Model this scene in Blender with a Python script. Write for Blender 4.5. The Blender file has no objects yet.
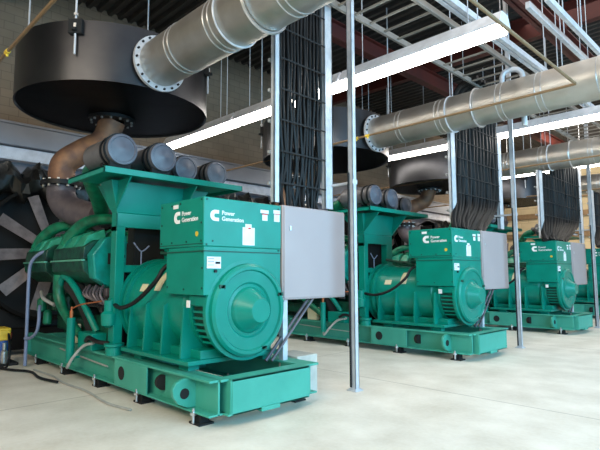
import bpy, bmesh, math, random
from mathutils import Vector, Matrix
random.seed(7)
PI = math.pi
scene = bpy.context.scene
C = scene.collection
S = 5.45                       # spacing of the generator sets

# ------------------------------------------------------------------ materials
def mat(name, col, rough=0.5, metal=0.0, col2=None, scale=6.0, bump=0.0, bscale=40.0, emit=None, estr=0.0, spec=0.5, coat=0.0):
    m = bpy.data.materials.new(name); m.use_nodes = True
    nt = m.node_tree; N = nt.nodes; L = nt.links
    b = N['Principled BSDF']
    b.inputs['Roughness'].default_value = rough
    b.inputs['Metallic'].default_value = metal
    b.inputs['Specular IOR Level'].default_value = spec
    if coat: b.inputs['Coat Weight'].default_value = coat
    c1 = (*col, 1); c2 = (*(col2 or tuple(v*0.82 for v in col)), 1)
    tc = N.new('ShaderNodeTexCoord'); nz = N.new('ShaderNodeTexNoise')
    nz.inputs['Scale'].default_value = scale; nz.inputs['Detail'].default_value = 5
    L.new(tc.outputs['Object'], nz.inputs['Vector'])
    rp = N.new('ShaderNodeValToRGB')
    rp.color_ramp.elements[0].position = .35; rp.color_ramp.elements[0].color = c2
    rp.color_ramp.elements[1].position = .65; rp.color_ramp.elements[1].color = c1
    L.new(nz.outputs['Fac'], rp.inputs['Fac']); L.new(rp.outputs['Color'], b.inputs['Base Color'])
    if bump:
        n2 = N.new('ShaderNodeTexNoise'); n2.inputs['Scale'].default_value = bscale
        L.new(tc.outputs['Object'], n2.inputs['Vector'])
        bp = N.new('ShaderNodeBump'); bp.inputs['Strength'].default_value = bump; bp.inputs['Distance'].default_value = .01
        L.new(n2.outputs['Fac'], bp.inputs['Height']); L.new(bp.outputs['Normal'], b.inputs['Normal'])
    if emit:
        b.inputs['Emission Color'].default_value = (*emit, 1); b.inputs['Emission Strength'].default_value = estr
    return m

def block_mat(name, c1, c2, mortar, w=.4, h=.2, axis='YZ', low=None):
    m = bpy.data.materials.new(name); m.use_nodes = True
    nt = m.node_tree; N = nt.nodes; L = nt.links; b = N['Principled BSDF']; b.inputs['Roughness'].default_value = .85
    tc = N.new('ShaderNodeTexCoord'); sp = N.new('ShaderNodeSeparateXYZ'); cb = N.new('ShaderNodeCombineXYZ')
    L.new(tc.outputs['Object'], sp.inputs[0])
    L.new(sp.outputs['Y' if axis == 'YZ' else 'X'], cb.inputs['X']); L.new(sp.outputs['Z'], cb.inputs['Y'])
    br = N.new('ShaderNodeTexBrick'); br.inputs['Scale'].default_value = 1
    br.inputs['Brick Width'].default_value = w; br.inputs['Row Height'].default_value = h
    br.inputs['Mortar Size'].default_value = .008
    br.inputs['Color1'].default_value = (*c1, 1); br.inputs['Color2'].default_value = (*c2, 1); br.inputs['Mortar'].default_value = (*mortar, 1)
    L.new(cb.outputs[0], br.inputs['Vector'])
    out = br.outputs['Color']
    if low:
        mr = N.new('ShaderNodeMapRange'); mr.inputs['From Min'].default_value = low[0]; mr.inputs['From Max'].default_value = low[0] + .15
        L.new(sp.outputs['Z'], mr.inputs['Value'])
        mx = N.new('ShaderNodeMix'); mx.data_type = 'RGBA'; mx.inputs['A'].default_value = (*low[1], 1)
        L.new(mr.outputs[0], mx.inputs['Factor']); L.new(out, mx.inputs['B']); out = mx.outputs['Result']
    nz = N.new('ShaderNodeTexNoise'); nz.inputs['Scale'].default_value = 1.3; nz.inputs['Detail'].default_value = 6
    L.new(tc.outputs['Object'], nz.inputs['Vector'])
    mm = N.new('ShaderNodeMix'); mm.data_type = 'RGBA'; mm.blend_type = 'MULTIPLY'; mm.inputs['Factor'].default_value = .5
    L.new(out, mm.inputs['A']); L.new(nz.outputs['Color'], mm.inputs['B']); 
    hs = N.new('ShaderNodeHueSaturation'); hs.inputs['Saturation'].default_value = 1; hs.inputs['Value'].default_value = 1.3
    g = N.new('ShaderNodeRGBToBW'); L.new(nz.outputs['Color'], g.inputs[0]); L.new(g.outputs[0], mm.inputs['B'])
    L.new(mm.outputs['Result'], hs.inputs['Color']); L.new(hs.outputs[0], b.inputs['Base Color'])
    return m

def floor_mat():
    m = bpy.data.materials.new('concrete_floor'); m.use_nodes = True
    nt = m.node_tree; N = nt.nodes; L = nt.links; b = N['Principled BSDF']
    b.inputs['Roughness'].default_value = .55
    tc = N.new('ShaderNodeTexCoord')
    n1 = N.new('ShaderNodeTexNoise'); n1.inputs['Scale'].default_value = 1.6; n1.inputs['Detail'].default_value = 8
    n2 = N.new('ShaderNodeTexNoise'); n2.inputs['Scale'].default_value = 22; n2.inputs['Detail'].default_value = 4
    for n in (n1, n2): L.new(tc.outputs['Object'], n.inputs['Vector'])
    r = N.new('ShaderNodeValToRGB')
    r.color_ramp.elements[0].position = .3; r.color_ramp.elements[0].color = (.64, .57, .48, 1)
    r.color_ramp.elements[1].position = .7; r.color_ramp.elements[1].color = (.84, .77, .68, 1)
    L.new(n1.outputs['Fac'], r.inputs['Fac'])
    mm = N.new('ShaderNodeMix'); mm.data_type = 'RGBA'; mm.blend_type = 'OVERLAY'; mm.inputs['Factor'].default_value = .18
    L.new(r.outputs['Color'], mm.inputs['A']); L.new(n2.outputs['Fac'], mm.inputs['B'])
    # saw-cut joints
    br = N.new('ShaderNodeTexBrick'); br.offset = 0; br.inputs['Scale'].default_value = 1
    br.inputs['Brick Width'].default_value = 5.45; br.inputs['Row Height'].default_value = 5.45; br.inputs['Mortar Size'].default_value = .012
    br.inputs['Color1'].default_value = br.inputs['Color2'].default_value = (1, 1, 1, 1); br.inputs['Mortar'].default_value = (.5, .48, .45, 1)
    mp = N.new('ShaderNodeMapping'); mp.inputs['Location'].default_value = (2.0, 2.4, 0)
    L.new(tc.outputs['Object'], mp.inputs[0]); L.new(mp.outputs[0], br.inputs['Vector'])
    m2 = N.new('ShaderNodeMix'); m2.data_type = 'RGBA'; m2.blend_type = 'MULTIPLY'; m2.inputs['Factor'].default_value = .7
    L.new(mm.outputs['Result'], m2.inputs['A']); L.new(br.outputs['Color'], m2.inputs['B'])
    L.new(m2.outputs['Result'], b.inputs['Base Color'])
    return m

M = dict(
    green=mat('green_paint', (.001, .235, .172), .32, col2=(.001, .20, .145), spec=.35, scale=2.5),
    green_dark=mat('shaded_green_paint', (.003, .085, .045), .4, col2=(.002, .02, .012), scale=9, bump=.3),  # darkened green, the shade around the engine is put into the colour
    green_mid=mat('engine_green_paint', (.003, .20, .10), .35, col2=(.003, .08, .04), scale=7, bump=.2),
    skid=mat('skid_green_paint', (.055, .36, .27), .5, col2=(.04, .31, .23), scale=3),
    pale_green=mat('worn_pale_green', (.12, .42, .30), .45),
    green_lid=mat('lid_green', (.04, .36, .23), .35, col2=(.01, .22, .12), scale=7),
    casting=mat('cyan_lit_green_casting', (.002, .30, .25), .35, col2=(.002, .18, .14), scale=6),  # green lightened toward cyan to hold the light on the end faces
    grille=mat('grille_dark_green', (.004, .06, .04), .6),
    grey=mat('grey_cabinet_paint', (.40, .32, .315), .45, col2=(.38, .30, .295), scale=1.5),
    black=mat('black_rubber', (.006, .006, .007), .5, spec=.3),
    blackm=mat('matt_black', (.006, .006, .007), .8),
    hollow=mat('dark_hollow', (.012, .012, .012), .9),  # near-black standing in for shade in holes and hollows
    drum=mat('black_silencer_shell', (.055, .055, .06), .33, metal=.85, col2=(.04, .04, .046), scale=2),
    drumb=mat('black_silencer_base', (.008, .007, .007), .7),
    filt=mat('filter_canister_grey', (.12, .115, .12), .45, col2=(.09, .085, .09), scale=8),
    filtc=mat('filter_cap_grey', (.10, .10, .125), .4, col2=(.07, .07, .09), scale=8),
    cast=mat('exhaust_cast_grey', (.17, .14, .15), .5, metal=.4, col2=(.10, .085, .10), scale=5),
    rust=mat('rusty_exhaust', (.30, .145, .075), .6, metal=.3, col2=(.16, .08, .055), scale=5),
    steel=mat('galvanised_steel', (.60, .60, .61), .30, metal=.9, col2=(.50, .50, .51), scale=10),
    clad=mat('aluminium_cladding', (.60, .57, .53), .46, metal=.88, col2=(.52, .48, .43), scale=3, bump=.05, bscale=5),
    strut=mat('white_galvanised_strut', (.62, .63, .67), .4, metal=.25, col2=(.52, .53, .57), scale=8),
    dull=mat('dull_galvanised', (.30, .29, .27), .5, metal=.5),
    white=mat('white_label', (.85, .84, .84), .5),
    logo=mat('white_lettering', (.9, .9, .9), .5),
    red=mat('red_steel_paint', (.10, .012, .007), .6, col2=(.06, .009, .007), scale=1.5),
    redl=mat('red_print', (.6, .03, .02), .5),
    yellow=mat('yellow_paint', (.75, .5, .04), .5),
    blue=mat('blue_canister', (.03, .10, .38), .4),
    bluehose=mat('blue_grey_hose', (.22, .26, .40), .4),
    copper=mat('copper_fitting', (.55, .16, .06), .4, metal=.6),
    brass=mat('brown_iron_pipe', (.30, .19, .10), .45, metal=.4),
    deck=mat('roof_deck_metal', (.06, .052, .047), .6, metal=.3, col2=(.035, .03, .028), scale=1),
    beamg=mat('grey_wall_duct', (.27, .28, .32), .5, metal=.2, col2=(.22, .23, .27), scale=1.2),
    strip=mat('pale_panel_strip', (.68, .70, .78), .5),
    rad=mat('radiator_black', (.008, .007, .007), .85, spec=.15, col2=(.006, .006, .006), scale=8),
    blade=mat('fan_blade_grey', (.17, .145, .15), .5, metal=.3, col2=(.10, .085, .09), scale=6),
    housing=mat('white_light_housing', (.75, .75, .80), .4),
    tube=mat('lit_diffuser', (1, 1, 1), .5, emit=(1.0, .94, .84), estr=16.0),
    conc=mat('concrete_block', (.55, .52, .46), .8, bump=.3),
    concg=mat('grey_block_face', (.30, .30, .30), .8),
    foil=mat('crumpled_hood', (.012, .011, .010), .35, col2=(.005, .005, .005), scale=12, bump=.8, bscale=9),
    hosew=mat('braided_hose', (.55, .55, .52), .4, metal=.4),
    cream=mat('cream_label', (.75, .68, .45), .5),
    wall=block_mat('two_tone_block_wall', (.23, .17, .12), (.20, .15, .105), (.15, .11, .08), low=(4.9, (.22, .21, .24))),  # grey below the split height, brown blocks above
    wall2=block_mat('tan_block_wall', (.62, .49, .30), (.58, .45, .27), (.38, .29, .18), .8, .4, axis='XZ'),
    floor=floor_mat(),
)

# ------------------------------------------------------------------ mesh builder
class MB:
    def __init__(s): s.bm = bmesh.new()
    def box(s, x0, x1, y0, y1, z0, z1):
        vs = [s.bm.verts.new((x, y, z)) for x in (x0, x1) for y in (y0, y1) for z in (z0, z1)]
        for f in ((0, 1, 3, 2), (4, 6, 7, 5), (0, 4, 5, 1), (2, 3, 7, 6), (0, 2, 6, 4), (1, 5, 7, 3)):
            s.bm.faces.new([vs[i] for i in f])
        return s
    def hexa(s, bot, top):
        b = [s.bm.verts.new(p) for p in bot]; t = [s.bm.verts.new(p) for p in top]; n = len(b)
        s.bm.faces.new(b); s.bm.faces.new(t)
        for i in range(n): s.bm.faces.new((b[i], b[(i+1) % n], t[(i+1) % n], t[i]))
        return s
    def prism(s, pts, plane, a, b):
        f = {'xz': lambda p, q: (p[0], q, p[1]), 'yz': lambda p, q: (q, p[0], p[1]), 'xy': lambda p, q: (p[0], p[1], q)}[plane]
        return s.hexa([f(p, a) for p in pts], [f(p, b) for p in pts])
    def lathe(s, o, d, prof, n=28, caps=True):
        o = Vector(o); d = Vector(d).normalized()
        a = d.orthogonal().normalized(); b = d.cross(a)
        rings = []
        for t, r in prof:
            rings.append([s.bm.verts.new(o + d*t + (a*math.cos(2*PI*i/n) + b*math.sin(2*PI*i/n))*max(r, .0005)) for i in range(n)])
        for r0, r1 in zip(rings, rings[1:]):
            for i in range(n): s.bm.faces.new((r0[i], r0[(i+1) % n], r1[(i+1) % n], r1[i]))
        if caps: s.bm.faces.new(rings[0]); s.bm.faces.new(rings[-1])
        return s
    def cyl(s, p0, p1, r, r1=None, n=16):
        p0 = Vector(p0); p1 = Vector(p1)
        return s.lathe(p0, p1-p0, [(0, r), ((p1-p0).length, r if r1 is None else r1)], n)
    def tube(s, pts, r, n=10, smooth=6):
        P = [Vector(p) for p in pts]
        if smooth and len(P) > 2:
            Q = []
            E = [P[0]*2-P[1]] + P + [P[-1]*2-P[-2]]
            for i in range(1, len(E)-2):
                p0, p1, p2, p3 = E[i-1:i+3]
                for k in range(smooth):
                    t = k/smooth
                    Q.append(.5*((2*p1)+(p2-p0)*t+(2*p0-5*p1+4*p2-p3)*t*t+(3*p1-p0-3*p2+p3)*t**3))
            Q.append(P[-1]); P = Q
        rings = []; a = None
        for i, p in enumerate(P):
            d = (P[min(i+1, len(P)-1)]-P[max(i-1, 0)]).normalized()
            a = (a - d*a.dot(d)) if a is not None else d.orthogonal()
            if a.length < 1e-5: a = d.orthogonal()
            a.normalize(); b = d.cross(a)
            rr = r(i/(len(P)-1)) if callable(r) else r
            rings.append([s.bm.verts.new(p + (a*math.cos(2*PI*k/n)+b*math.sin(2*PI*k/n))*rr) for k in range(n)])
        for r0, r1 in zip(rings, rings[1:]):
            for k in range(n): s.bm.faces.new((r0[k], r0[(k+1) % n], r1[(k+1) % n], r1[k]))
        s.bm.faces.new(rings[0]); s.bm.faces.new(rings[-1])
        return s
    def torus(s, o, d, R, r, n=36, m=8):
        o = Vector(o); d = Vector(d).normalized(); a = d.orthogonal().normalized(); b = d.cross(a)
        rings = []
        for i in range(n):
            t = 2*PI*i/n; e = a*math.cos(t)+b*math.sin(t)
            rings.append([s.bm.verts.new(o + e*(R+r*math.cos(2*PI*k/m)) + d*r*math.sin(2*PI*k/m)) for k in range(m)])
        for i in range(n):
            for k in range(m):
                s.bm.faces.new((rings[i][k], rings[i][(k+1) % m], rings[(i+1) % n][(k+1) % m], rings[(i+1) % n][k]))
        return s
    def ring(s, o, d, Ro, Ri, th, n=40):
        o = Vector(o); d = Vector(d).normalized()
        a = d.orthogonal().normalized(); b = d.cross(a)
        R = []
        for t, r in ((0, Ri), (0, Ro), (th, Ro), (th, Ri)):
            R.append([s.bm.verts.new(o + d*t + (a*math.cos(2*PI*i/n)+b*math.sin(2*PI*i/n))*r) for i in range(n)])
        for j in range(4):
            r0, r1 = R[j], R[(j+1) % 4]
            for i in range(n): s.bm.faces.new((r0[i], r0[(i+1) % n], r1[(i+1) % n], r1[i]))
        return s
    def build(s, name, m, parent=None, bevel=0.0, loc=None):
        bmesh.ops.recalc_face_normals(s.bm, faces=s.bm.faces)
        me = bpy.data.meshes.new(name); s.bm.to_mesh(me); s.bm.free()
        for p in me.polygons: p.use_smooth = True
        me.set_sharp_from_angle(angle=math.radians(32))
        me.materials.append(m)
        o = bpy.data.objects.new(name, me); C.objects.link(o)
        if parent: o.parent = parent
        if loc: o.location = loc
        if bevel:
            bv = o.modifiers.new('bevel', 'BEVEL'); bv.width = bevel; bv.segments = 2; bv.limit_method = 'ANGLE'
        return o

def build_each(b, name, m, parent=None, bevel=0.0):
    # every connected piece of the builder becomes a part of its own
    bm = b.bm; bm.verts.ensure_lookup_table(); bm.verts.index_update()
    n = len(bm.verts); par = list(range(n))
    def find(i):
        while par[i] != i: par[i] = par[par[i]]; i = par[i]
        return i
    for e in bm.edges: par[find(e.verts[0].index)] = find(e.verts[1].index)
    groups = {}
    for f in bm.faces: groups.setdefault(find(f.verts[0].index), []).append([v.index for v in f.verts])
    co = [v.co.copy() for v in bm.verts]; bm.free(); out = []
    for fs in groups.values():
        nb = MB(); mp = {}
        for f in fs:
            vs = []
            for i in f:
                if i not in mp: mp[i] = nb.bm.verts.new(co[i])
                vs.append(mp[i])
            nb.bm.faces.new(vs)
        out.append(nb.build(name, m, parent, bevel))
    return out
def tag(o, label, cat, group=None):
    o['label'] = label; o['category'] = cat
    if group: o['group'] = group
    return o
def thing(name, loc=(0, 0, 0)):
    o = bpy.data.objects.new(name, None); C.objects.link(o); o.location = loc; o.empty_display_size = .2
    return o
def struct(o): o['kind'] = 'structure'; return o
kids = {}
def copy_tree(o, loc=None, parent=None):
    c = o.copy(); C.objects.link(c)
    if parent: c.parent = parent
    if loc is not None: c.location = loc
    for ch in [x for x in o.children]: copy_tree(ch, None, c)
    return c
def text_obj(name, s, size, m, parent, origin, face, offset=.0012):
    cu = bpy.data.curves.new(name, 'FONT'); cu.body = s; cu.size = size; cu.offset = offset; cu.extrude = .001
    cu.resolution_u = 3
    t = bpy.data.objects.new('tmp', cu); C.objects.link(t)
    me = bpy.data.meshes.new_from_object(t.evaluated_get(bpy.context.evaluated_depsgraph_get()))
    bpy.data.objects.remove(t)
    R = Matrix.Rotation(PI/2, 4, 'X')
    if face == 'x': R = Matrix.Rotation(PI/2, 4, 'Z') @ R      # faces +X, reads along +Y
    me.transform(R); me.materials.clear(); me.materials.append(m)
    o = bpy.data.objects.new(name, me); C.objects.link(o); o.parent = parent; o.location = origin
    return o
def emblem(parent, o, h, face, m):
    # bold C: round left, flat cut on the right, inner notch
    W = h*.95; out = []; 
    r = h/2
    for i in range(17):
        t = PI/2 + PI*i/16; out.append((r + r*math.cos(t), r + r*math.sin(t)))
    out += [(W*.98, 0), (W*.98, h*.30), (h*.62, h*.30)]
    for i in range(9):
        t = -PI/2 - PI*i/8; out.append((h*.60 + h*.19*math.cos(t), h*.49 + h*.19*math.sin(t)))
    out += [(h*.62, h*.68), (W*.98, h*.68), (W*.98, h)]
    b = MB()
    if face == 'x': b.prism([(p[0]+o[1], p[1]+o[2]) for p in out], 'yz', o[0], o[0]+.003)
    else: b.prism([(p[0]+o[0], p[1]+o[2]) for p in out], 'xz', o[1]-.003, o[1])
    return b.build('emblem', m, parent)

# ------------------------------------------------------------------ the setting
b = MB().box(-8.2, 12, -9, 26.2, -.1, 0); struct(b.build('floor', M['floor']))
b = MB().box(-8.2, -8, -9, 26.2, 0, 8.6); struct(b.build('wall_left', M['wall']))
b = MB().box(-8, 12, 26, 26.2, 0, 8.6); struct(b.build('wall_back', M['wall2']))
b = MB().box(-8.2, 12, -9.2, -9, 0, 8.6); struct(b.build('wall_front', M['wall2']))
b = MB().box(12, 12.2, -9, 26.2, 0, 1.0).box(12, 12.2, -9, 26.2, 6.4, 8.6)
for k in range(8): b.box(12, 12.2, -9+k*4.9, -8+k*4.9, 1.0, 6.4)
struct(b.build('wall_right', M['wall']))
# corrugated roof deck, ribs run along X
b = MB(); pts = []
y = -9.0
while y < 26.1:
    pts += [(y, 8.42), (y+.10, 8.42), (y+.14, 8.52), (y+.24, 8.52)]; y += .28
b2 = b.bm; r0 = [b2.verts.new((-8.2, p[0], p[1])) for p in pts]; r1 = [b2.verts.new((12.2, p[0], p[1])) for p in pts]
for i in range(len(pts)-1): b2.faces.new((r0[i], r0[i+1], r1[i+1], r1[i]))
b.box(-8.2, 12.2, -9.2, 26.2, 8.6, 8.7)
struct(b.build('ceiling', M['deck']))
# grey duct and pale strip along the wall
b = MB().box(-8, -7.55, -9, 26, 4.42, 4.95).box(-8, -7.5, -9, 26, 4.88, 4.93); struct(b.build('trim_1', M['beamg'], bevel=.01))
b = MB().box(-8, -7.7, -9, 26, 4.12, 4.40); struct(b.build('trim_2', M['strip']))
for i, z in enumerate((3.5, 4.6, 5.6)):
    struct(MB().box(-8, 12, 25.8, 26, z, z+.28).build('trim_%d' % (i+3), M['brass']))

def ibeam_x(x0, x1, y, z0, z1, w=.22, t=.02):
    return MB().box(x0, x1, y-w/2, y+w/2, z0, z0+t).box(x0, x1, y-w/2, y+w/2, z1-t, z1).box(x0, x1, y-.012, y+.012, z0, z1)
def ibeam_y(y0, y1, x, z0, z1, w=.24, t=.025):
    return MB().box(x-w/2, x+w/2, y0, y1, z0, z0+t).box(x-w/2, x+w/2, y0, y1, z1-t, z1).box(x-.014, x+.014, y0, y1, z0, z1)
for i, y in enumerate((-.6, 4.85, 10.3, 15.75)):
    tag(ibeam_x(-8, 12, y, 7.75, 8.4).build('roof_beam', M['red']), 'dark red steel roof beam crossing above the row of generators', 'beam', 'roof beams across the hall')
for i, x in enumerate((-3.2, .6, 4.4)):
    tag(ibeam_y(-9, 26, x, 7.3, 7.75).build('roof_girder', M['red']), 'dark red steel roof girder running the length of the hall', 'girder', 'roof girders along the hall')

# ------------------------------------------------------------------ generator set
def make_generator():
    g = thing('generator_set')
    # --- skid
    b = MB()
    for y in (0, 1.32):
        b.box(-5.6, .33, y-.12, y+.12, .12, .14).box(-5.6, .33, y-.12, y+.12, .455, .48).box(-5.6, .33, y-.012, y+.012, .12, .48)
    b.box(.27, .42, .10, 1.22, .455, .48).box(.40, .42, .10, 1.22, .12, .48).box(.27, .42, .05, 1.2, .12, .14)
    b.box(.22, .36, .0, 1.44, .455, .481)
    for x in (-1.9, -3.3, -4.6, -5.5): b.box(x-.05, x+.05, 0, 1.32, .16, .45)
    b.box(-.08, .41, .085, .105, .13, .47).box(-.08, .41, 1.215, 1.235, .13, .47)
    b.box(-5.6, -5.58, -.12, .1, .14, .455)
    skid = b.build('skid_frame', M['skid'], g, .004)
    b = MB().box(-1.82, -.96, -.125, -.105, .14, .455); pl = b.build('side_plate', M['skid'], skid, .003)
    MB().cyl((-1.62, -.120, .30), (-1.62, -.129, .30), .085, n=24).build('hole', M['hollow'], skid)
    MB().cyl((-.80, -.013, .30), (-.72, -.03, .30), .085, n=24).build('hole', M['hollow'], skid)
    pts = [(0, .145), (-.10, .145), (-.22, .20), (-.28, .28), (-.29, .36), (-.25, .42), (-.17, .452), (0, .452)]
    MB().prism(pts, 'yz', -.13, -.08).build('lifting_lug', M['skid'], skid, .006)
    MB().cyl((-.079, -.15, .30), (-.074, -.15, .30), .055, n=20).build('lug_hole', M['hollow'], skid)
    MB().box(.36, .44, .48, .74, .095, .14).build('end_step', M['skid'], skid, .003)
    for x in (.05, -1.2, -2.45, -3.7, -4.95):
        for y in (-.02, 1.34):
            MB().box(x-.10, x+.10, y-.09, y+.09, 0, .02).box(x-.06, x+.06, y-.06, y+.06, .02, .12).build('mount_pad', M['blackm'], g)
            MB().cyl((x, y-.10, .02), (x, y-.10, .17), .016, n=8).cyl((x, y-.10, .10), (x, y-.10, .13), .035, n=6).build('anchor_bolt', M['steel'], g)
    # --- alternator
    ay, az = .62, 1.14
    o = (0, ay, az)
    b = MB().lathe(o, (1, 0, 0), [(-1.86, .50), (-1.86, .57), (-1.70, .58), (-1.62, .555), (-.52, .555), (-.50, .535), (-.34, .53)], 40)
    alt = b.build('alternator_housing', M['green'], g)
    b = MB().box(-1.82, -.18, -.05, 1.29, .55, .60).box(-1.75, -.2, .12, 1.16, .60, .70)
    b.build('mounting_foot', M['green'], alt, .006)
    for x in (-1.72, -1.30, -.86, -.42):
        for sx in (-1, 1):
            MB().prism([(ay+sx*.63, .6), (ay+sx*.25, .6), (ay+sx*.25, .95), (ay+sx*.50, 1.24), (ay+sx*.60, 1.18)], 'yz', x-.018, x+.018).build('stiffening_rib', M['green'], alt, .003)
    for x in (-1.5, -.4):
        for y in (.1, 1.18): MB().box(x-.1, x+.1, y-.07, y+.07, .48, .54).build('foot_pad', M['green'], alt)
    # coupling bell and flywheel ring
    b = MB().lathe(o, (1, 0, 0), [(-2.50, .36), (-2.36, .44), (-2.05, .56), (-1.86, .60)], 40)
    bell = b.build('coupling_bell', M['green'], g)
    MB().ring((-2.03, ay, az), (1, 0, 0), .635, .54, .05, 44).build('bell_flange', M['green'], bell)
    MB().ring((-1.90, ay, az), (1, 0, 0), .62, .56, .06, 44).build('bell_flange', M['green'], bell)
    b = MB()
    for k in range(8):
        t = PI*.58 + k*.1
        r = .50
        b.box(-2.40+.0, -2.14, ay+r*math.cos(t)*1.0-.018, ay+r*math.cos(t)+.018, az+r*math.sin(t)-.005, az+r*math.sin(t)+.02)
    b.build('bell_grille', M['grille'], bell)
    # label and painted highlight on bell
    b = MB(); 
    def arcplate(b, x0, x1, t0, t1, R, th=.004, n=6):
        v = []
        for i in range(n+1):
            t = t0+(t1-t0)*i/n
            v.append([b.bm.verts.new((x, ay+rr*math.cos(t), az+rr*math.sin(t))) for x in (x0, x1) for rr in (R, R+th)])
        for p, q in zip(v, v[1:]):
            for a_, b_ in ((0, 1), (1, 3), (3, 2), (2, 0)): b.bm.faces.new((p[a_], p[b_], q[b_], q[a_]))
        return b
    arcplate(b, -1.62, -1.46, PI*.83, PI*.89, .557).build('data_label', M['cream'], alt)
    arcplate(MB(), -1.25, -1.10, PI*.72, PI*.88, .557).build('highlight_plate', M['cream'], alt).name = 'painted_highlight'  # cream strip painted on as a highlight of the housing
    build_each(MB().box(-.31, -.24, -.006, .0, 1.18, 1.26), 'warning_label', M['white'], alt)
    # vent section
    b = MB().lathe(o, (1, 0, 0), [(-.34, .50), (-.04, .50)], 40); b.build('vent_screen', M['grille'], alt)
    b = MB()
    for z in (.78, .85, .92, .99, 1.06, 1.13, 1.20):
        w = math.sqrt(max(.01, .53**2-(z-az)**2))
        b.box(-.32, -.06, ay-w-.006, ay-w+.03, z-.012, z+.012)
    b.build('vent_louver', M['green'], alt)
    build_each(MB().box(-.36, -.02, .06, .3, 1.20, 1.31).box(-.36, -.02, 1.0, 1.22, 1.20, 1.31), 'box_bracket', M['green'], alt, .005)
    # end disc
    b = MB().lathe(o, (1, 0, 0), [(-.06, .50), (-.06, .575), (-.015, .58), (.0, .575), (.004, .535), (.05, .53), (.075, .50), (.075, .465), (.05, .45), (.05, .32), (.03, .30), (.04, .265), (.075, .25), (.09, .235), (.10, .225), (.24, .14), (.25, .13), (.25, .02)], 56)
    disc = b.build('end_bracket', M['green'], g)
    for t in (2.55, .35, -1.15):
        cy, cz = ay+.49*math.cos(t), az+.49*math.sin(t)
        MB().box(.055, .075, cy-.04, cy+.04, cz-.022, cz+.022).build('fan_clip', M['green_dark'], disc, .004)
    # --- control box
    b = MB().box(-.95, 0, 0, 1.15, 1.86, 2.41)
    cb = b.build('control_box', M['green'], g, .01)
    MB().box(-.80, -.002, .012, 1.14, 1.32, 1.86).build('lower_box', M['green'], cb, .008)
    MB().box(-.93, .004, .002, 1.14, 1.80, 1.812).box(-.94, -.004, -.004, .006, 1.885, 1.893).build('panel_seam', M['grille'], cb)
    b = MB()
    for x, z in ((-.90, 2.36), (-.48, 2.37), (-.04, 2.38), (-.67, 2.36), (-.04, 2.12), (-.04, 1.92), (-.34, 1.92), (-.66, 1.92), (-.90, 1.92), (-.90, 2.14), (-.76, 1.84), (-.76, 1.40), (-.03, 1.80), (-.03, 1.62), (-.03, 1.40), (-.4, 1.38)):
        y0 = 0 if z > 1.86 else .012
        b.cyl((x, y0-.008, z), (x, y0+.004, z), .012, n=8)
    for y, z in ((.04, 2.38), (.04, 1.88), (1.10, 1.84), (1.10, 2.36), (.12, 1.92)):
        b.cyl((0, y, z), (.008, y, z), .010, n=8)
    build_each(b, 'screw', M['grille'], cb)
    emblem(cb, (0, .085, 2.145), .125, 'x', M['logo'])
    text_obj('lettering', 'Power', .068, M['logo'], cb, (.003, .24, 2.222), 'x')
    text_obj('lettering', 'Generation', .068, M['logo'], cb, (.003, .24, 2.155), 'x')
    emblem(cb, (-.62, 0, 2.14), .14, 'y', M['logo'])
    text_obj('lettering', 'Power', .074, M['logo'], cb, (-.45, -.002, 2.225), 'y')
    text_obj('lettering', 'Generation', .074, M['logo'], cb, (-.45, -.002, 2.152), 'y')
    MB().box(0, .004, .54, .72, 1.89, 2.10).box(0, .004, .58, .67, 2.09, 2.14).build('hang_tag', M['white'], cb)
    MB().box(.004, .006, .62, .66, 2.08, 2.10).build('tag_print', M['redl'], cb)
    build_each(MB().box(0, .004, .84, .92, 2.20, 2.28).box(0, .004, .81, .94, 2.29, 2.33), 'warning_label', M['white'], cb)
    build_each(MB().box(0, .004, 1.03, 1.12, 2.20, 2.29).box(0, .004, 1.02, 1.13, 2.30, 2.345), 'warning_label', M['white'], cb)
    build_each(MB().box(.004, .0055, .83, .93, 2.272, 2.284).box(.004, .0055, 1.03, 1.12, 2.29, 2.30), 'warning_print', M['redl'], cb)
    MB().box(0, .004, .05, .235, 1.615, 1.745).build('instruction_label', M['white'], cb)
    MB().box(.004, .006, .16, .225, 1.665, 1.69).box(.004, .006, .06, .14, 1.72, 1.725).box(.004, .006, .06, .14, 1.69, 1.695).box(.004, .006, .06, .14, 1.65, 1.655).build('label_print', M['black'], cb)
    MB().cyl((.0, .16, 1.585), (.02, .16, 1.585), .018, n=12).build('key_switch', M['black'], cb)
    build_each(MB().box(-.64, -.53, -.004, 0, 2.32, 2.365), 'warning_label', M['white'], cb)
    MB().cyl((-.13, -.003, 2.0), (-.13, .001, 2.0), .03, n=14).build('yellow_tag', M['yellow'], cb)
    # --- breaker cabinet
    cab = MB().box(-.36, .02, 1.155, 2.35, 1.23, 2.42).build('breaker_cabinet', M['grey'], g, .01)
    MB().box(.02, .034, 1.175, 2.335, 1.25, 2.40).build('cabinet_door', M['grey'], cab, .006)
    MB().box(.034, .045, 1.26, 1.29, 2.10, 2.16).build('door_latch', M['steel'], cab, .003)
    MB().box(-.14, -.06, 1.24, 1.32, 0, 1.23).build('support_leg', M['strut'], g, .005)
    build_each(MB().tube([(-.1, 1.75, 1.24), (-.1, .99, .50)], .022, 8, 0).tube([(-.05, 1.78, 1.24), (-.05, 1.04, .50)], .018, 8, 0), 'diagonal_brace', M['cast'], g)
    # --- engine
    b = MB().box(-5.15, -2.45, .26, 1.10, .75, 1.45).box(-5.0, -2.6, .34, 1.0, .50, .78)
    blk = b.build('engine_block', M['green_dark'], g, .03)
    cy = .66
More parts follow.
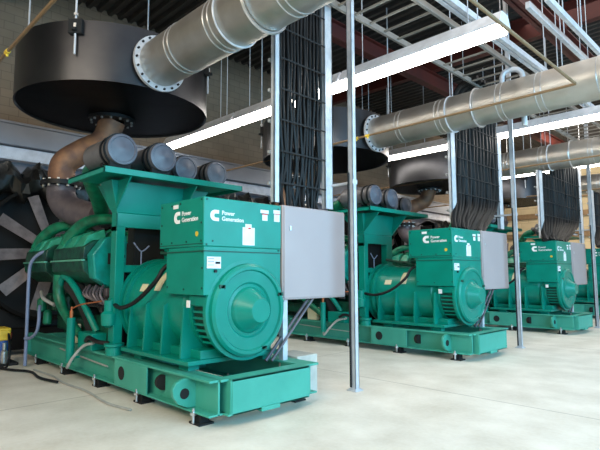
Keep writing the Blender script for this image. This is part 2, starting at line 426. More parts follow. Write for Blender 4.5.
    for sy in (-1, 1):
        Y = lambda q: cy + sy*q
        for i, (x0, x1) in enumerate(((-5.45, -4.34), (-4.02, -2.74))):
            low = [(.30, 1.40), (.66, 1.42), (.88, 1.60), (.90, 1.76), (.30, 1.76)]
            up = [(.30, 1.76), (.89, 1.78), (.87, 1.96), (.72, 2.06), (.34, 2.12)]
            hd = MB().prism([(Y(q), z) for q, z in low], 'yz', x0, x1).prism([(Y(q), z) for q, z in up], 'yz', x0+.02, x1-.02).build('rocker_cover', M['green_dark'], g, .012)
            MB().box(x0-.01, x1+.01, *sorted((Y(.86), Y(.915))), 1.748, 1.775).build('cover_rail', M['pale_green'], hd, .004)
            b = MB()
            for k in range(3):
                xa = x0 + .06 + k*(x1-x0-.1)/3; xb = xa + (x1-x0)/3 - .10
                b.hexa([(xa, Y(.87), 1.95), (xb, Y(.87), 1.95), (xb, Y(.50), 2.06), (xa, Y(.50), 2.06)], [(xa+.05, Y(.76), 2.14), (xb-.05, Y(.76), 2.14), (xb-.05, Y(.52), 2.24), (xa+.05, Y(.52), 2.24)])
            build_each(b, 'cover_lid', M['green_lid'], hd, .01)
    MB().box(-5.3, -2.5, cy-.34, cy+.34, 1.40, 2.02).build('engine_valley', M['hollow'], g, .02)  # near-black filler painting in the shade between the banks
    MB().box(-2.5, -2.2, .15, 1.15, .55, 1.60).box(-2.46, -2.24, .30, 1.0, 1.60, 2.30).build('flywheel_dark_backing', M['hollow'], g, .02)  # upper block is a dark backing added to fill the stand window with shade
    b = MB()
    rn = random.Random(5)
    for k in range(26):
        x = -5.2+rn.random()*2.7; y = .08+rn.random()*.5; z = 2.02+rn.random()*.18
        w_ = .03+rn.random()*.07
        b.box(x-w_, x+w_, y-w_*.7, y+w_*.7, z-.06, z+w_*.8)
    b.build('engine_fittings', M['green_mid'], g, .006)['kind'] = 'stuff'
    b = MB()
    for k in range(30):
        x = -3.0+rn.random()*.65; y = -.02+rn.random()*.35; z = 1.0+rn.random()*.42
        w_ = .02+rn.random()*.04
        b.box(x-w_, x+w_, y-w_*.7, y+w_*.7, z-w_, z+w_*.8)
    b.build('sensor_blocks', M['cast'], g, .005)['kind'] = 'stuff'
    # end castings of the near bank, cyan light painted into their colour
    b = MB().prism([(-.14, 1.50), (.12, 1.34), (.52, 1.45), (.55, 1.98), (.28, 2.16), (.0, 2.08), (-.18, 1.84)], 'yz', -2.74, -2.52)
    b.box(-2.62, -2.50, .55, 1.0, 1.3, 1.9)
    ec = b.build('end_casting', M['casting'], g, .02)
    build_each(MB().box(-2.525, -2.515, .04, .10, 1.70, 1.86).box(-2.525, -2.515, .16, .30, 1.80, 1.84).cyl((-2.53, .38, 1.62), (-2.51, .38, 1.62), .05, n=12), 'casting_slot', M['hollow'], ec)
    # intake horns
    for x in (-5.2, -3.75):
        f = lambda t: .125 - .055*t
        MB().tube([(x-.02, -.08, 2.02), (x+.08, -.04, 2.20), (x+.34, .08, 2.38), (x+.68, .28, 2.42), (x+.98, .44, 2.32)], f, 14).build('intake_horn', M['green_mid'], g)
        MB().tube([(x+.0, 1.40, 2.02), (x+.10, 1.36, 2.2), (x+.36, 1.24, 2.38), (x+.7, 1.04, 2.42), (x+1.0, .88, 2.32)], f, 14).build('intake_horn', M['green_mid'], g)
        MB().hexa([(x-.22, -.2, 1.95), (x+.42, -.2, 1.95), (x+.42, .16, 2.02), (x-.22, .16, 2.02)], [(x-.12, -.12, 2.12), (x+.25, -.12, 2.12), (x+.25, .12, 2.16), (x-.12, .12, 2.16)]).build('horn_base', M['green'], g, .02)
    # valley clutter: fuel rails, manifold runners, turbo bodies
    b = MB()
    for k in range(9):
        x = -4.9 + k*.27
        b.tube([(x, .1, 2.0), (x+.05, .25, 2.22), (x+.12, .5, 2.12), (x+.15, .7, 2.25)], .03, 8, 4)
        b.tube([(x+.1, 1.2, 2.0), (x, 1.0, 2.2), (x+.1, .75, 2.1)], .03, 8, 4)
    b.cyl((-5.0, .2, 2.1), (-2.6, .2, 2.1), .035, n=8).cyl((-5.0, .45, 2.18), (-2.6, .45, 2.18), .05, n=8)
    b.build('manifold_runner', M['green_mid'], g)
    b = MB()
    for x in (-3.45, -4.6):
        b.lathe((x, .45, 2.50), (0, 1, 0), [(-.16, .07), (-.15, .17), (-.03, .20), (.0, .12), (.06, .12), (.08, .19), (.22, .16), (.24, .07)], 20)
    build_each(b, 'turbocharger', M['cast'], g)
    # side of the block: oil filters, plumbing
    b = MB()
    for k in range(4): b.lathe((-4.95+.27*k, .10, .92), (0, 0, 1), [(0, .06), (.02, .10), (.26, .10), (.30, .06)], 14)
    build_each(b, 'oil_filter', M['green_dark'], g)
    MB().tube([(-3.95, -.12, 1.36), (-3.75, -.12, 1.52), (-3.35, -.1, 1.36), (-2.95, -.05, 1.0), (-2.75, .02, .72)], .05, 10).build('coolant_pipe', M['green'], g)
    MB().tube([(-3.95, -.12, 1.55), (-3.95, -.12, 1.2), (-3.7, -.08, .9), (-3.3, 0, .62)], lambda t: .10-.04*t, 12).build('coolant_pipe', M['green_mid'], g)
    MB().tube([(-3.8, .02, 1.38), (-3.5, .0, 1.30), (-3.15, .05, 1.0), (-3.0, .1, .7)], .13, 12).build('water_manifold', M['hollow'], g)
    MB().tube([(-4.88, -.1, 1.25), (-4.5, -.18, 1.15), (-4.2, -.1, 1.05)], .03, 8).build('fuel_line', M['hosew'], g)
    build_each(MB().lathe((-4.75, -.12, .92), (0, 0, 1), [(0, .05), (.02, .08), (.2, .08), (.24, .03)], 12).lathe((-4.45, -.12, .72), (0, 0, 1), [(0, .05), (.02, .07), (.2, .07), (.24, .03)], 12), 'fuel_filter', M['green_mid'], g)
    b = MB()
    for k in range(6):
        x = -3.1+k*.12
        b.tube([(x, -.02, 1.36+.03*(k % 2)), (x+.1, -.1, 1.26), (x+.2, .0, 1.18-.02*k), (x+.35, .05, 1.2)], .02, 6, 4)
    b.build('wiring_loom', M['cast'], g)
    b = MB()
    for k in range(5): b.tube([(-3.2+k*.1, .03, 1.25), (-2.9+k*.1, -.06, 1.10), (-2.5+k*.06, .08, 1.15), (-2.3, .15, 1.0+.05*k)], .022, 6, 4)
    build_each(b, 'black_loom', M['black'], g)
    b = MB()
    b.box(-3.0, -2.45, .05, .30, .50, .95).box(-4.7, -3.5, .12, .25, .62, .85)
    b.build('sump_side', M['green_dark'], g, .02)
    MB().lathe((-2.09, -.10, .84), (0, 0, 1), [(0, .05), (.03, .10), (.18, .11), (.22, .07), (.36, .07)], 16).cyl((-2.09, -.1, 1.18), (-2.09, .2, 1.2), .06, n=12).build('drain_valve', M['green'], g)
    MB().lathe((-2.0, -.06, .48), (0, 0, 1), [(0, .11), (.10, .11), (.12, .13), (.15, .13), (.15, .02)], 20).build('isolator_cup', M['green'], g)
    MB().box(-3.0, -2.50, -.16, .12, .485, .72).build('junction_box', M['green'], g, .012)
    MB().tube([(-2.62, -.19, .62), (-2.45, -.22, .68), (-2.25, -.18, .64), (-2.1, -.08, .62)], .03, 8).build('cable_stub', M['black'], g)
    MB().box(-3.75, -3.45, -.04, .06, .49, .78).build('terminal_plate', M['cream'], g, .01)
    b = MB().cyl((-3.06, -.24, .28), (-3.06, -.24, .92), .06, n=16).cyl((-3.06, -.24, .34), (-3.06, -.10, .34), .02, n=8)
    fc = b.build('heater_cylinder', M['green'], g)
    MB().cyl((-3.06, -.24, .92), (-3.06, -.24, 1.02), .026, n=10).cyl((-3.06, -.24, 1.0), (-3.06, -.24, 1.08), .014, n=8).build('copper_fitting', M['copper'], fc)
    MB().tube([(-3.06, -.24, 1.05), (-2.8, -.2, 1.12), (-2.35, -.1, 1.18)], .011, 6).build('thin_line', M['copper'], g)
    MB().tube([(-3.04, -.26, .26), (-2.97, -.3, .22), (-2.85, -.28, .36), (-2.68, -.2, .54), (-2.45, -.15, .60)], .022, 8).build('braided_hose', M['hosew'], g)
    MB().tube([(-4.0, -.05, .36), (-3.2, -.05, .33), (-2.2, -.05, .30)], .012, 6, 0).build('conduit_run', M['hosew'], skid)
    # --- support stand and air cleaners
    b = MB()
    X = -2.0
    y0, y1 = -.08, .94
    b.box(X-.16, X, y0, y0+.13, .48, 2.22).box(X-.16, X, y1-.20, y1, .48, 2.22)
    b.box(X-.02, X, y0, y1, 2.20, 2.40)
    b.hexa([(X-.16, y0, 2.40), (X, y0, 2.40), (X, y1, 2.40), (X-.16, y1, 2.40)], [(X-.30, y0-.12, 2.84), (X+.06, y0-.12, 2.84), (X+.06, y1+.45, 2.84), (X-.30, y1+.45, 2.84)])
    b.box(X-.16, X, y0, y0+.02, 2.14, 2.42).box(X-.14, X-.02, y0+.12, y1-.19, 1.58, 1.68)
    st = b.build('filter_stand', M['green'], g, .008)
    b = MB()
    b.prism([(X-.62, 2.84), (X+.42, 2.84), (X+.02, 2.45), (X-.18, 2.45)], 'xz', y0-.02, y0)
    b.prism([(X-.62, 2.84), (X+.42, 2.84), (X+.02, 2.45), (X-.18, 2.45)], 'xz', y1-.02, y1)
    build_each(b, 'gusset', M['green'], st, .003)
    b = MB().box(X-.75, X+.47, -.48, 1.72, 2.90, 2.925).box(X+.45, X+.475, -.48, 1.72, 2.845, 2.925).box(X-.75, X+.475, -.48, -.46, 2.845, 2.925).box(X-.75, X+.475, 1.70, 1.72, 2.845, 2.925)
    b.build('filter_shelf', M['green'], st, .004)
    MB().tube([(X-.05, .20, 2.0), (X-.05, .32, 1.88), (X-.05, .44, 1.96)], .01, 6).tube([(X-.05, .32, 1.88), (X-.05, .32, 1.68)], .01, 6, 0).build('tube_support', M['bluehose'], st)
    for (fx, fy, fz, fr) in ((-1.55, -.23, 3.18, .212), (-1.55, .36, 3.17, .205), (-1.98, .99, 3.17, .20), (-1.98, 1.56, 3.17, .20)):
        L_ = .80
        fl = MB().lathe((fx, fy, fz), (-1, 0, 0), [(.015, fr*.95), (.10, fr), (.14, fr), (.15, fr*.93), (.26, fr*.93), (.27, fr*.97), (L_, fr*.97), (L_+.04, fr*.8), (L_+.06, .08), (L_+.2, .08)], 32).build('air_filter', M['filt'], g)
        MB().lathe((fx, fy, fz), (1, 0, 0), [(-.03, fr*.97), (0, fr*.95), (.006, fr*.80), (-.004, fr*.77), (.004, fr*.3), (.012, .04), (.016, .005)], 32).build('end_cap', M['filtc'], fl)
        build_each(MB().ring((fx-.10, fy, fz), (1, 0, 0), fr*1.06, fr*.98, .035, 32).ring((fx-.24, fy, fz), (1, 0, 0), fr*1.03, fr*.9, .03, 32), 'clamp_band', M['black'], fl)
        build_each(MB().box(fx-.36, fx-.30, fy-.14, fy+.14, 2.925, fz-.10).box(fx-.12, fx-.06, fy-.14, fy+.14, 2.925, fz-.10), 'saddle', M['blackm'], fl)
    MB().tube([(-2.5, -.2, 3.1), (-2.8, -.15, 3.0), (-3.1, .1, 2.75), (-3.4, .3, 2.55)], .12, 14).build('intake_duct', M['green_mid'], g)
    # --- exhaust riser with flange
    fx, fy, fz = -4.7, .10, 3.17
    ex = MB().tube([(-3.75, .42, 2.52), (-4.1, .30, 2.58), (-4.5, .16, 2.72), (-4.7, .10, 2.95), (-4.7, .10, 3.14)], .24, 20, 8).build('exhaust_elbow', M['cast'], g)
    MB().ring((fx, fy, fz-.04), (0, 0, 1), .35, .2, .08, 36).build('pipe_flange', M['black'], ex)
    b = MB()
    for k in range(12):
        t = 2*PI*k/12
        b.cyl((fx+.30*math.cos(t), fy+.30*math.sin(t), fz-.07), (fx+.30*math.cos(t), fy+.30*math.sin(t), fz+.07), .025, n=6)
    build_each(b, 'flange_bolt', M['steel'], ex)
    MB().tube([(-4.7, .10, 3.20), (-4.73, .10, 3.42), (-4.68, .16, 3.60), (-4.52, .40, 3.80), (-4.26, .64, 3.98), (-4.12, .74, 4.36)], .225, 20, 8).build('exhaust_riser', M['rust'], ex)
    # power cable looping over the alternator
    MB().tube([(-2.3, -.02, 1.22), (-2.0, -.06, 1.14), (-1.7, -.10, 1.12), (-1.35, -.08, 1.22), (-1.05, .0, 1.45), (-.98, .08, 1.62), (-.9, .15, 1.7)], .028, 8).build('power_cable', M['black'], g)
    MB().tube([(-1.9, .55, 1.86), (-1.4, .7, 1.76), (-.8, .5, 1.62)], .03, 8).build('power_cable', M['green_dark'], g)
    # battery leads, looms hidden in the frame
    return g

def label_gen(g, txt): tag(g, txt, 'generator', 'diesel generator sets standing in a row')

g1 = make_generator()
label_gen(g1, 'nearest green diesel generator set, largest in view, grey breaker cabinet at its end')
g2 = copy_tree(g1, (0, S, 0)); label_gen(g2, 'second green generator set, standing just behind the white support pole by the nearest one')
g3 = copy_tree(g1, (0, 2*S, 0)); label_gen(g3, 'third green generator set, smaller, seen between two thin poles at right')
g4 = copy_tree(g1, (0, 3*S, 0)); label_gen(g4, 'farthest green generator set, only its end showing at the right edge')

# ------------------------------------------------------------------ radiators with fans
def make_radiator():
    g = thing('radiator', (-6.25, .66, 0))
    # local coordinates: fan plane at x=.2
    b = MB().box(-.55, .0, -1.7, -1.50, .1, 3.55).box(-.55, .0, 1.50, 1.7, .1, 3.55).box(-.55, .0, -1.5, 1.5, 3.35, 3.55).box(-.55, .0, -1.5, 1.5, .1, .5).box(-.55, 0, -1.7, -1.4, 0, .1).box(-.55, 0, 1.4, 1.7, 0, .1)
    b.build('radiator_frame', M['rad'], g, .01)
    MB().box(-.50, -.30, -1.5, 1.5, .5, 3.35).build('radiator_core', M['blackm'], g)
    fy, fz = -.19, 2.0
    MB().ring((-.25, fy, fz), (1, 0, 0), 1.36, 1.30, .40, 56).build('fan_shroud', M['rad'], g)
    fan = MB().lathe((.05, fy, fz), (1, 0, 0), [(0, .2), (.02, .24), (.22, .24), (.26, .18), (.27, .04)], 28).build('cooling_fan', M['rad'], g)
    for k in range(10):
        t = math.radians(112 + 36*k); c, s_ = math.cos(t), math.sin(t)
        P = []
        for (rr, hw, tw) in ((.2, .085, .04), (.55, .10, .04), (1.18, .115, .035)):
            P.append([((.2 + q*tw), fy + rr*c - q*hw*s_, fz + rr*s_ + q*hw*c) for q in (-1, 1)])
        b = MB()
        for lo, hi in zip(P, P[1:]):
            v = [lo[0], lo[1], hi[1], hi[0]]
            b.hexa(v, [(p[0]+.012, p[1], p[2]) for p in v])
        b.build('fan_blade', M['blade'], fan)
    # crumpled black hood over the top
    b = MB(); rnd = random.Random(3); n = 44; rows = []
    prof = [(.10, 3.05), (.18, 3.2), (.22, 3.38), (.18, 3.5), (.10, 3.62), (-.06, 3.70), (-.25, 3.72), (-.6, 3.55)]
    for i in range(n+1):
        y = -1.75 + 3.5*i/n
        rows.append([b.bm.verts.new((px + rnd.uniform(-.07, .07), y + rnd.uniform(-.03, .03), pz + .10*math.sin(i*.9) + rnd.uniform(-.06, .06))) for px, pz in prof])
    for r0, r1 in zip(rows, rows[1:]):
        for i in range(len(prof)-1): b.bm.faces.new((r0[i], r0[i+1], r1[i+1], r1[i]))
    o = b.build('top_hood', M['foil'], g)
    sm = o.modifiers.new('thick', 'SOLIDIFY'); sm.thickness = .02
    return g
r1 = make_radiator(); tag(r1, 'black radiator with large grey-bladed cooling fan at the left edge', 'radiator', 'radiators behind the engines')
for i, t in enumerate(('black radiator at the far end of the second green generator', 'black radiator at the far end of the third green generator', 'black radiator at the far end of the farthest green generator')):
    tag(copy_tree(r1, (-6.25, .66+S*(i+1), 0)), t, 'radiator', 'radiators behind the engines')

# ------------------------------------------------------------------ exhaust silencers
DX, DY, DR, DZ0, DZ1 = -3.74, .62, 1.57, 4.36, 5.26
def make_silencer():
    g = thing('exhaust_silencer', (DX, DY, DZ0))
    h = DZ1-DZ0
    MB().lathe((0, 0, 0), (0, 0, 1), [(.03, DR-.03), (0, DR-.01), (0, DR), (h, DR), (h, DR-.02), (h+.03, DR-.1), (h+.06, .3), (h+.06, .01)], 80).build('shell', M['drum'], g)
    MB().lathe((0, 0, .03), (0, 0, 1), [(0, DR-.015), (.02, DR-.015)], 80).build('base_plate', M['drumb'], g)
    fl = MB().ring((-.38, .10, -.04), (0, 0, 1), .40, .22, .06, 40).build('inlet_flange', M['black'], g)
    b = MB()
    for k in range(14):
        t = 2*PI*k/14; b.cyl((-.38+.35*math.cos(t), .1+.35*math.sin(t), -.07), (-.38+.35*math.cos(t), .1+.35*math.sin(t), .0), .022, n=6)
    build_each(b, 'inlet_bolt', M['steel'], fl)
    for k in range(4):
        t = -PI/4+k*PI/2; x, y = DR*math.cos(t), DR*math.sin(t)
        br = MB().box(-.10, .10, -.02, .07, -.11, .11).box(-.03, .03, -.02, .12, -.08, -.04).build('hanger_bracket', M['blackm'], g, .005)
        br.location = (x, y, h-.12); br.rotation_euler = (0, 0, t-PI/2)
    return g
dn = ('largest black drum silencer hanging over the nearest generator at upper left', 'black drum silencer hanging behind the nearest vertical cable ladder', 'black drum silencer over the third generator, left of the second cable ladder', 'farthest black drum silencer, mostly hidden behind the second cable ladder and pole')
s1 = make_silencer(); tag(s1, dn[0], 'silencer', 'drum silencers hanging over the generators')
for i in range(1, 4): tag(copy_tree(s1, (DX, DY+S*i, DZ0)), dn[i], 'silencer', 'drum silencers hanging over the generators')
rod = None
rl = ('thin steel rod hanging the nearest black drum silencer from the roof', 'thin steel rod hanging the second black drum silencer from the roof', 'thin steel rod hanging the third black drum silencer from the roof', 'thin steel rod hanging the farthest black drum silencer from the roof')
for i in range(4):
    for k in range(4):
        t = -PI/4+k*PI/2
        p = (DX+(DR+.045)*math.cos(t), DY+i*S+(DR+.045)*math.sin(t), 4.72)
        if rod is None:
            rod = thing('hanger_rod', p)
            MB().cyl((0, 0, 0), (0, 0, 3.70), .016, n=8).build('rod', M['strut'], rod)
            MB().cyl((0, 0, .40), (0, 0, .46), .035, n=6).cyl((0, 0, .58), (0, 0, .62), .035, n=6).build('nut', M['steel'], rod)
            o = rod
        else: o = copy_tree(rod, p)
        tag(o, rl[i], 'rod', 'rods hanging drum silencer %s' % ('one', 'two', 'three', 'four')[i])

# ------------------------------------------------------------------ clad exhaust pipes
PY, PZ, PR = .57, 4.75, .35
def make_pipe():
    g = thing('exhaust_pipe', (0, PY, PZ))
    x0 = DX+math.sqrt(DR**2-.05**2)+.03
    b = MB().lathe((0, 0, 0), (1, 0, 0), [(x0+.02, PR*.93), (x0+.05, PR*.97), (x0+.09, PR), (11.9, PR)], 48)
    pipe = b.build('pipe_cladding', M['clad'], g)
    fl = MB().ring((x0, 0, 0), (1, 0, 0), .425, .25, .05, 48).build('pipe_flange', M['strut'], g)
    b = MB()
    for k in range(18):
        t = 2*PI*k/18; b.cyl((x0+.05, .392*math.cos(t), .392*math.sin(t)), (x0+.075, .392*math.cos(t), .392*math.sin(t)), .018, n=6)
    build_each(b, 'flange_bolt', M['black'], fl)
    x = x0+.75; k = 0
    while x < 6:
        w = .10
        build_each(MB().torus((x, 0, 0), (1, 0, 0), PR, .008, 48, 6).torus((x+w, 0, 0), (1, 0, 0), PR, .008, 48, 6), 'seam_band', M['steel'], pipe)
        x += (.95, 1.25, .7)[k % 3]; k += 1
    MB().torus((.35, 0, 0), (1, 0, 0), PR+.02, .022, 48, 6).build('elbow_band', M['steel'], pipe)
    for x in (-.2, 3.6, 7.5):
        MB().torus((x, 0, 0), (1, 0, 0), PR+.012, .014, 48, 6).cyl((x, 0, PR), (x, 0, 3.6), .012, n=8).build('pipe_hanger', M['strut'], g)
    return g
pn = ('large silver clad exhaust pipe at top, bolted to the nearest drum silencer', 'silver clad exhaust pipe running from the second drum silencer toward upper right', 'third silver clad exhaust pipe, under the long light at right', 'farthest silver clad exhaust pipe, lowest at the right edge')
p1 = make_pipe(); tag(p1, pn[0], 'pipe', 'clad exhaust pipes overhead')
for i in range(1, 4): tag(copy_tree(p1, (0, PY+S*i, PZ)), pn[i], 'pipe', 'clad exhaust pipes overhead')

# ------------------------------------------------------------------ strip lights
def make_light(x0, x1):
    g = thing('strip_light', (0, 3.75, 5.03))
    MB().prism([(-.10, .20), (.10, .20), (.19, .02), (.17, 0), (-.17, 0), (-.19, .02)], 'yz', x0, x1).build('light_housing', M['housing'], g)
    MB().prism([(-.165, 0), (.165, 0), (.12, -.07), (-.12, -.07)], 'yz', x0+.03, x1-.03).build('diffuser', M['tube'], g)
    for x in (x0+.4, x0+2.4, x1-.4):
        MB().cyl((x, 0, .2), (x, 0, 3.35), .008, n=6).build('hanger_wire', M['strut'], g)
    return g
LX = ((-7.4, -4.35), (-4.3, -1.15), (-1.1, 1.85))
ln = (('far end', 'middle', 'near end'), ('nearest row of overhead lights', 'second row of overhead lights', 'third row of overhead lights', 'farthest row of overhead lights'))
for k, (x0, x1) in enumerate(LX):
    l0 = make_light(x0, x1)
    for i in range(4):
        o = l0 if i == 0 else copy_tree(l0, (0, 3.75+S*i, 5.03))
        tag(o, 'long white strip light glowing at the %s of the %s' % (ln[0][k], ln[1][i]), 'light', 'strip lights hung between the exhaust pipes')

# ------------------------------------------------------------------ vertical cable ladders and cables
lad = ((-.12, 1.17, 2.17, .10, .17, 6.3, 6.3, 2.47, 13), (-.45, 6.40, 8.66, .20, .22, 4.9, 4.9, 2.60, 13), (-.35, 10.98, 14.34, .26, .26, 4.34, 4.9, 2.50, 15), (-.35, 15.62, 18.9, .26, .26, 4.34, 4.34, 2.50, 15))
on = ('nearest', 'second', 'third', 'farthest')
for i, (LXp, ya, yb, wa, wb, zta, ztb, zb, n) in enumerate(lad):
    c0 = (ya+yb)/2; zt = min(zta, ztb)
    g = thing('cable_ladder', (LXp, c0, zb))
    def rail(y, w, zt_):
        b = MB().box(-.05, .02, y-w/2-c0, y-w/2+.02-c0, 0, zt_-zb).box(-.05, .02, y+w/2-.02-c0, y+w/2-c0, 0, zt_-zb).box(.0, .02, y-w/2-c0, y+w/2-c0, 0, zt_-zb)
        return b.build('side_rail', M['strut'], g, .003)
    rail(ya, wa, zta); rail(yb, wb, ztb)
    z = zb+.25
    while z < zt:
        MB().box(-.17, -.13, ya-c0, yb-c0, z-zb, z-zb+.04).build('rung', M['strut'], g)
        MB().box(.03, .036, ya+wa/2-c0, yb-wb/2-c0, z-zb, z-zb+.022).build('cable_tie', M['blackm'], g)
        z += (.42, .38, .38, .38)[i]
    tag(g, '%s vertical cable ladder with pale steel rails, holding black cables' % on[i], 'cable ladder', 'vertical cable ladders above the generators')
    rnd = random.Random(11+i)
    wa_, wb_ = ya+wa/2+.05, yb-wb/2-.05
    cent = (wa_+wb_)/2; pitch = (wb_-wa_)/(n-1); R_ = min(.055, pitch*.34)
    sq = (.85, .62, .50, .5)[i]; sh = (-.05, -1.0, -1.2, -1.1)[i]; xe = (-.16, -.22, -.20, -.2)[i]
    for layer in (0, 1):
        for k in range(n - layer):
            yy = wa_ + pitch*(k+.5*layer)
            xx = LXp - (.03 if layer == 0 else .085)
            ztk = zta if yy < PY + i*S + .6 else max(zta, ztb)
            ye = cent + (yy-cent)*sq + rnd.uniform(-.08, .08) + sh
            pts = [(xe+rnd.uniform(-.08, .08), ye, 2.43), (xe*.5+xx*.5, ye*.6+yy*.4, 2.66), (xx, yy*.93+ye*.07+rnd.uniform(-.05, .05), 3.02)]
            zz = 3.55
            while zz < ztk-.45:
                pts.append((xx+rnd.uniform(-.008, .008), yy+rnd.uniform(-.4, .4)*pitch*.5, zz)); zz += .42
            pts.append((xx, yy, ztk))
            if i == 1: pts += [(xx+.03, yy-.02, 5.2), (xx+.20, yy-.04, 5.50), (xx+.6, yy-.05, 5.56)]
            o = MB().tube(pts, R_*(1 if layer == 0 else .9), 7, 3).build('power_cable', M['black'])
            tag(o, 'black power cable strapped to the %s vertical cable ladder' % on[i], 'cable', 'black cables on the %s ladder' % on[i])

# ------------------------------------------------------------------ support poles
pol = None
pl_ = ('white steel support pole standing on the floor behind the nearest generator', 'thin white support pole between the second and third generators', 'thin white support pole at the right edge before the farthest generator')
for i in range(3):
    p = (.25, 2.26+S*i, 0)
    if pol is None:
        pol = thing('support_pole', p)
        MB().box(-.045, .045, -.04, -.025, 0, 8.4).box(-.045, .045, .025, .04, 0, 8.4).box(-.045, -.03, -.04, .04, 0, 8.4).box(.03, .045, -.04, .04, 0, 8.4).build('pole', M['strut'], pol, .004)
        MB().box(-.08, .08, -.08, .08, 0, .015).box(-.06, .06, -.06, .06, .015, .03).build('base_plate', M['strut'], pol, .002)
        MB().box(-.43, -.045, -.03, .03, 2.80, 2.83).box(-.05, .05, -.048, .048, 2.79, 2.85).build('brace_arm', M['strut'], pol)
        MB().cyl((-.02, -.058, .05), (-.02, -.062, 2.95), .015, n=8).build('flexible_conduit', M['blackm'], pol)
        o = pol
    else: o = copy_tree(pol, p)
    tag(o, pl_[i], 'pole', 'support poles in a row')

# ------------------------------------------------------------------ horizontal trays
def tray(name, xs, z, y0, y1, w, rungs, label, zw=.10):
    g = thing(name, (0, 0, z))
    sm = M['dull'] if rungs else M['strut']
    for x in xs: MB().box(x-w/2, x+w/2, y0, y1, 0, zw).build('side_rail', sm, g, .004)
    if rungs:
        y = y0+.2
        while y < y1: MB().box(xs[0], xs[-1], y, y+.04, .03, .055).build('rung', M['dull'], g); y += rungs
    k = 0
    for x in xs:
        for y in (y0+1.5, y0+6.5, y0+12): MB().cyl((x+.03, y, zw), (x+.03, y, 8.4-z), .011, n=6).build('hanger_rod', M['strut'], g)
    return tag(g, label, 'cable tray')
tray('cable_tray', (-.02, .90), 5.47, -4, 20, .05, .38, 'wide overhead cable tray with many thin rungs, running away above the near light')
tray('cable_tray', (1.15, 1.24), 5.47, -4, 20, .07, 0, 'pale double steel rail beside the wide rung tray, crossing behind the near light')
tray('cable_tray', (1.95, 2.22), 5.5, 4.35, 20, .07, 0, 'pale double steel rail high at the upper right corner')
# curved pale conduit bends sitting on the second pipe
o = MB().tube([(.75, 6.2, 5.0), (.75, 6.2, 5.32), (.85, 6.25, 5.42), (1.0, 6.3, 5.40), (1.08, 6.32, 5.28), (1.08, 6.32, 5.0), (1.08, 6.32, 4.3)], .05, 12).build('conduit_bend', M['strut'])
tag(o, 'white conduit bend hooping over the second silver exhaust pipe', 'conduit')

# ------------------------------------------------------------------ thin sprinkler pipes
def spipe(pts, label, r=.022, fit=()):
    g = thing('sprinkler_pipe', pts[0]); o = Vector(pts[0])
    MB().tube([Vector(p)-o for p in pts], r, 8, 0).build('pipe_run', M['brass'], g)
    for p in fit:
        q = Vector(p)-o
        MB().cyl(q-Vector((.05, 0, 0)), q+Vector((.05, 0, 0)), r*1.4, n=10).cyl(q, q-Vector((0, 0, .06)), r*.7, n=8).build('sprinkler_head', M['yellow'], g)
    tag(g, label, 'pipe', 'thin brown sprinkler pipes')
spipe([(-7.9, 5.03, 4.40), (2.35, 5.03, 4.40)], 'thin brown pipe running in front of the second silver exhaust pipe', fit=((-1.6, 5.03, 4.4), (-1.9, 5.03, 4.4)))
spipe([(2.33, -3.6, 4.42), (2.33, 5.05, 4.42)], 'thin brown pipe coming down from the top edge past the end of the near light')
spipe([(-7.9, -1.42, 4.4), (-2.0, -1.42, 4.4), (1.2, -1.42, 4.4)], 'thin brown pipe crossing the upper left corner before the block wall', fit=((-2.4, -1.42, 4.4),))
spipe([(-7.9, 10.48, 4.40), (6, 10.48, 4.40)], 'thin brown pipe under the third silver exhaust pipe')
spipe([(-7.9, 15.9, 4.40), (6, 15.9, 4.40)], 'thin brown pipe before the farthest silver exhaust pipe')

# ------------------------------------------------------------------ small things on the floor
b = MB().box(-.50, -.04, 1.47, 1.84, 0, .50); 
o = b.build('concrete_block', M['conc'], bevel=.01); tag(o, 'pale concrete block on the floor behind the nearest skid', 'block')
# fluid service unit at the left edge
g = thing('service_unit', (-5.30, -.55, 0))
MB().box(-.25, .22, -.2, .2, .0, .05).build('base', M['blackm'], g, .01)
MB().cyl((-.02, 0, .05), (-.02, 0, .42), .085, n=20).build('canister', M['blue'], g)
MB().cyl((-.15, -.06, .05), (-.15, -.06, .40), .06, n=20).build('canister', M['white'], g)
MB().lathe((-.08, 0, .42), (0, 0, 1), [(0, .14), (.10, .15), (.12, .10)], 20).build('red_head', M['redl'], g, )
MB().box(-.30, .08, -.10, .10, .55, .63).box(.02, .10, -.09, .09, .42, .60).build('yellow_handle', M['yellow'], g, .02)
MB().lathe((.17, -.02, .05), (0, 0, 1), [(0, .05), (.2, .05), (.22, .03), (.34, .03)], 14).build('steel_valve', M['steel'], g)
tag(g, 'small blue canister unit with red and yellow top on the floor at left', 'pump unit')
o = MB().tube([(-4.80, -.33, .02), (-4.80, -.33, .6), (-4.82, -.33, 1.45), (-4.78, -.32, 1.75), (-4.62, -.25, 1.90), (-4.45, -.16, 1.96)], .028, 10).build('drain_hose', M['bluehose']); tag(o, 'tall blue-grey hose rising beside the nearest engine at left', 'hose')
o = MB().tube([(-4.55, -.22, 1.02), (-4.40, -.27, .95), (-4.30, -.30, .80), (-4.38, -.30, .62), (-4.6, -.32, .50), (-4.76, -.36, .48)], .026, 10).build('looped_hose', M['bluehose']); tag(o, 'short blue-grey hose looping beside the nearest engine', 'hose')
o = MB().tube([(-5.3, -.62, .05), (-5.0, -.75, .03), (-4.5, -.62, .03), (-4.1, -.45, .03), (-3.5, -.5, .03), (-3.0, -.42, .03)], .02, 8).build('black_hose', M['black']); tag(o, 'black hose lying on the floor from the blue canister unit', 'hose')
o = MB().tube([(-5.25, -.45, .35), (-5.0, -.55, .55), (-4.7, -.6, .30), (-4.75, -.62, .04), (-5.1, -.7, .03)], .018, 8).build('black_hose', M['black']); tag(o, 'short black hose arching out of the blue canister unit', 'hose')
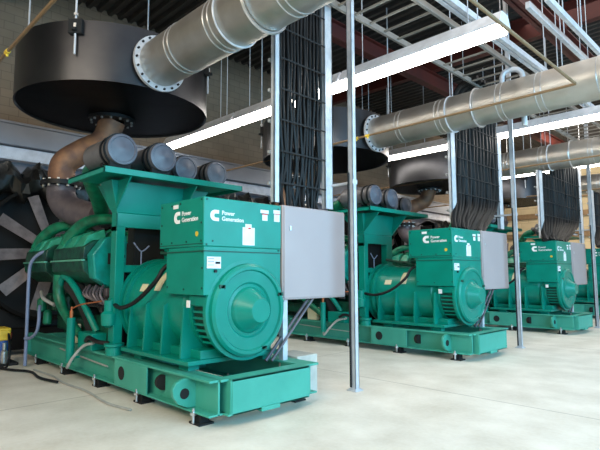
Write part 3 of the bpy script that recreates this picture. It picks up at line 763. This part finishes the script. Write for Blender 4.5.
o = MB().tube([(-4.3, -.34, .02), (-3.6, -.30, .02), (-2.9, -.36, .02), (-2.2, -.33, .02), (-1.4, -.40, .02), (-.9, -.34, .02)], .014, 8).build('floor_hose', M['hosew']); tag(o, 'thin pale hose lying along the floor beside the nearest skid', 'hose')

# ------------------------------------------------------------------ light
def area(name, loc, rot, sx, sy, e, col):
    l = bpy.data.lights.new(name, 'AREA'); l.shape = 'RECTANGLE'; l.size = sx; l.size_y = sy; l.energy = e; l.color = col
    o = bpy.data.objects.new(name, l); C.objects.link(o); o.location = loc; o.rotation_euler = rot
    o['label'] = name; return o
def aim(o, tgt): o.rotation_euler = (Vector(tgt)-o.location).to_track_quat('-Z', 'Y').to_euler()
def lamp(*a):
    o = area(*a); 
    for k in ('label',): 
        if k in o: del o[k]
    return o
L1 = lamp('daylight_lamp', (11.7, 4, 4.0), (0, 0, 0), 20, 5, 3300, (.32, .70, 1.0)); aim(L1, (0, 4.5, 2.0))
L2 = lamp('soft_lamp', (2.5, -7.5, 6.5), (0, 0, 0), 8, 3, 650, (1.0, .88, .70)); aim(L2, (-1.5, 1.5, 1.5))
L3 = lamp('overhead_fill', (3.2, 7, 8.2), (0, 0, 0), 7, 28, 1000, (1.0, .95, .88))  # added fill to brighten floor and pipe tops, no such fixture overhead
L4 = lamp('end_wall_fill', (0, 20.5, 7.5), (0, 0, 0), 12, 2, 700, (1.0, .92, .78)); aim(L4, (-2, 26, 4.0))  # added fill brightening the end wall, in place of daylight there
w = bpy.data.worlds.new('hall'); scene.world = w; w.use_nodes = True
w.node_tree.nodes['Background'].inputs[0].default_value = (.75, .85, 1.0, 1)
w.node_tree.nodes['Background'].inputs[1].default_value = .22

# ------------------------------------------------------------------ camera
cam = bpy.data.cameras.new('camera'); co = bpy.data.objects.new('camera', cam); C.objects.link(co)
d = Vector((-0.70940423, 0.69799664, 0.09770527)); r = Vector((0.70117417, 0.7129856, -0.00251402)); u = Vector((0.07141723, -0.06672496, 0.99521222))
m3 = Matrix((r, u, -d)).transposed()
co.matrix_world = Matrix.Translation((4.6318, -3.074, 1.55)) @ m3.to_4x4()
cam.sensor_width = 36; cam.lens = 36*500/600; cam.clip_start = .05; cam.clip_end = 200
scene.camera = co
scene.view_settings.view_transform = 'Standard'
scene.view_settings.look = 'None'
scene.view_settings.exposure = 0
try: scene.cycles.use_denoising = True
except Exception: pass
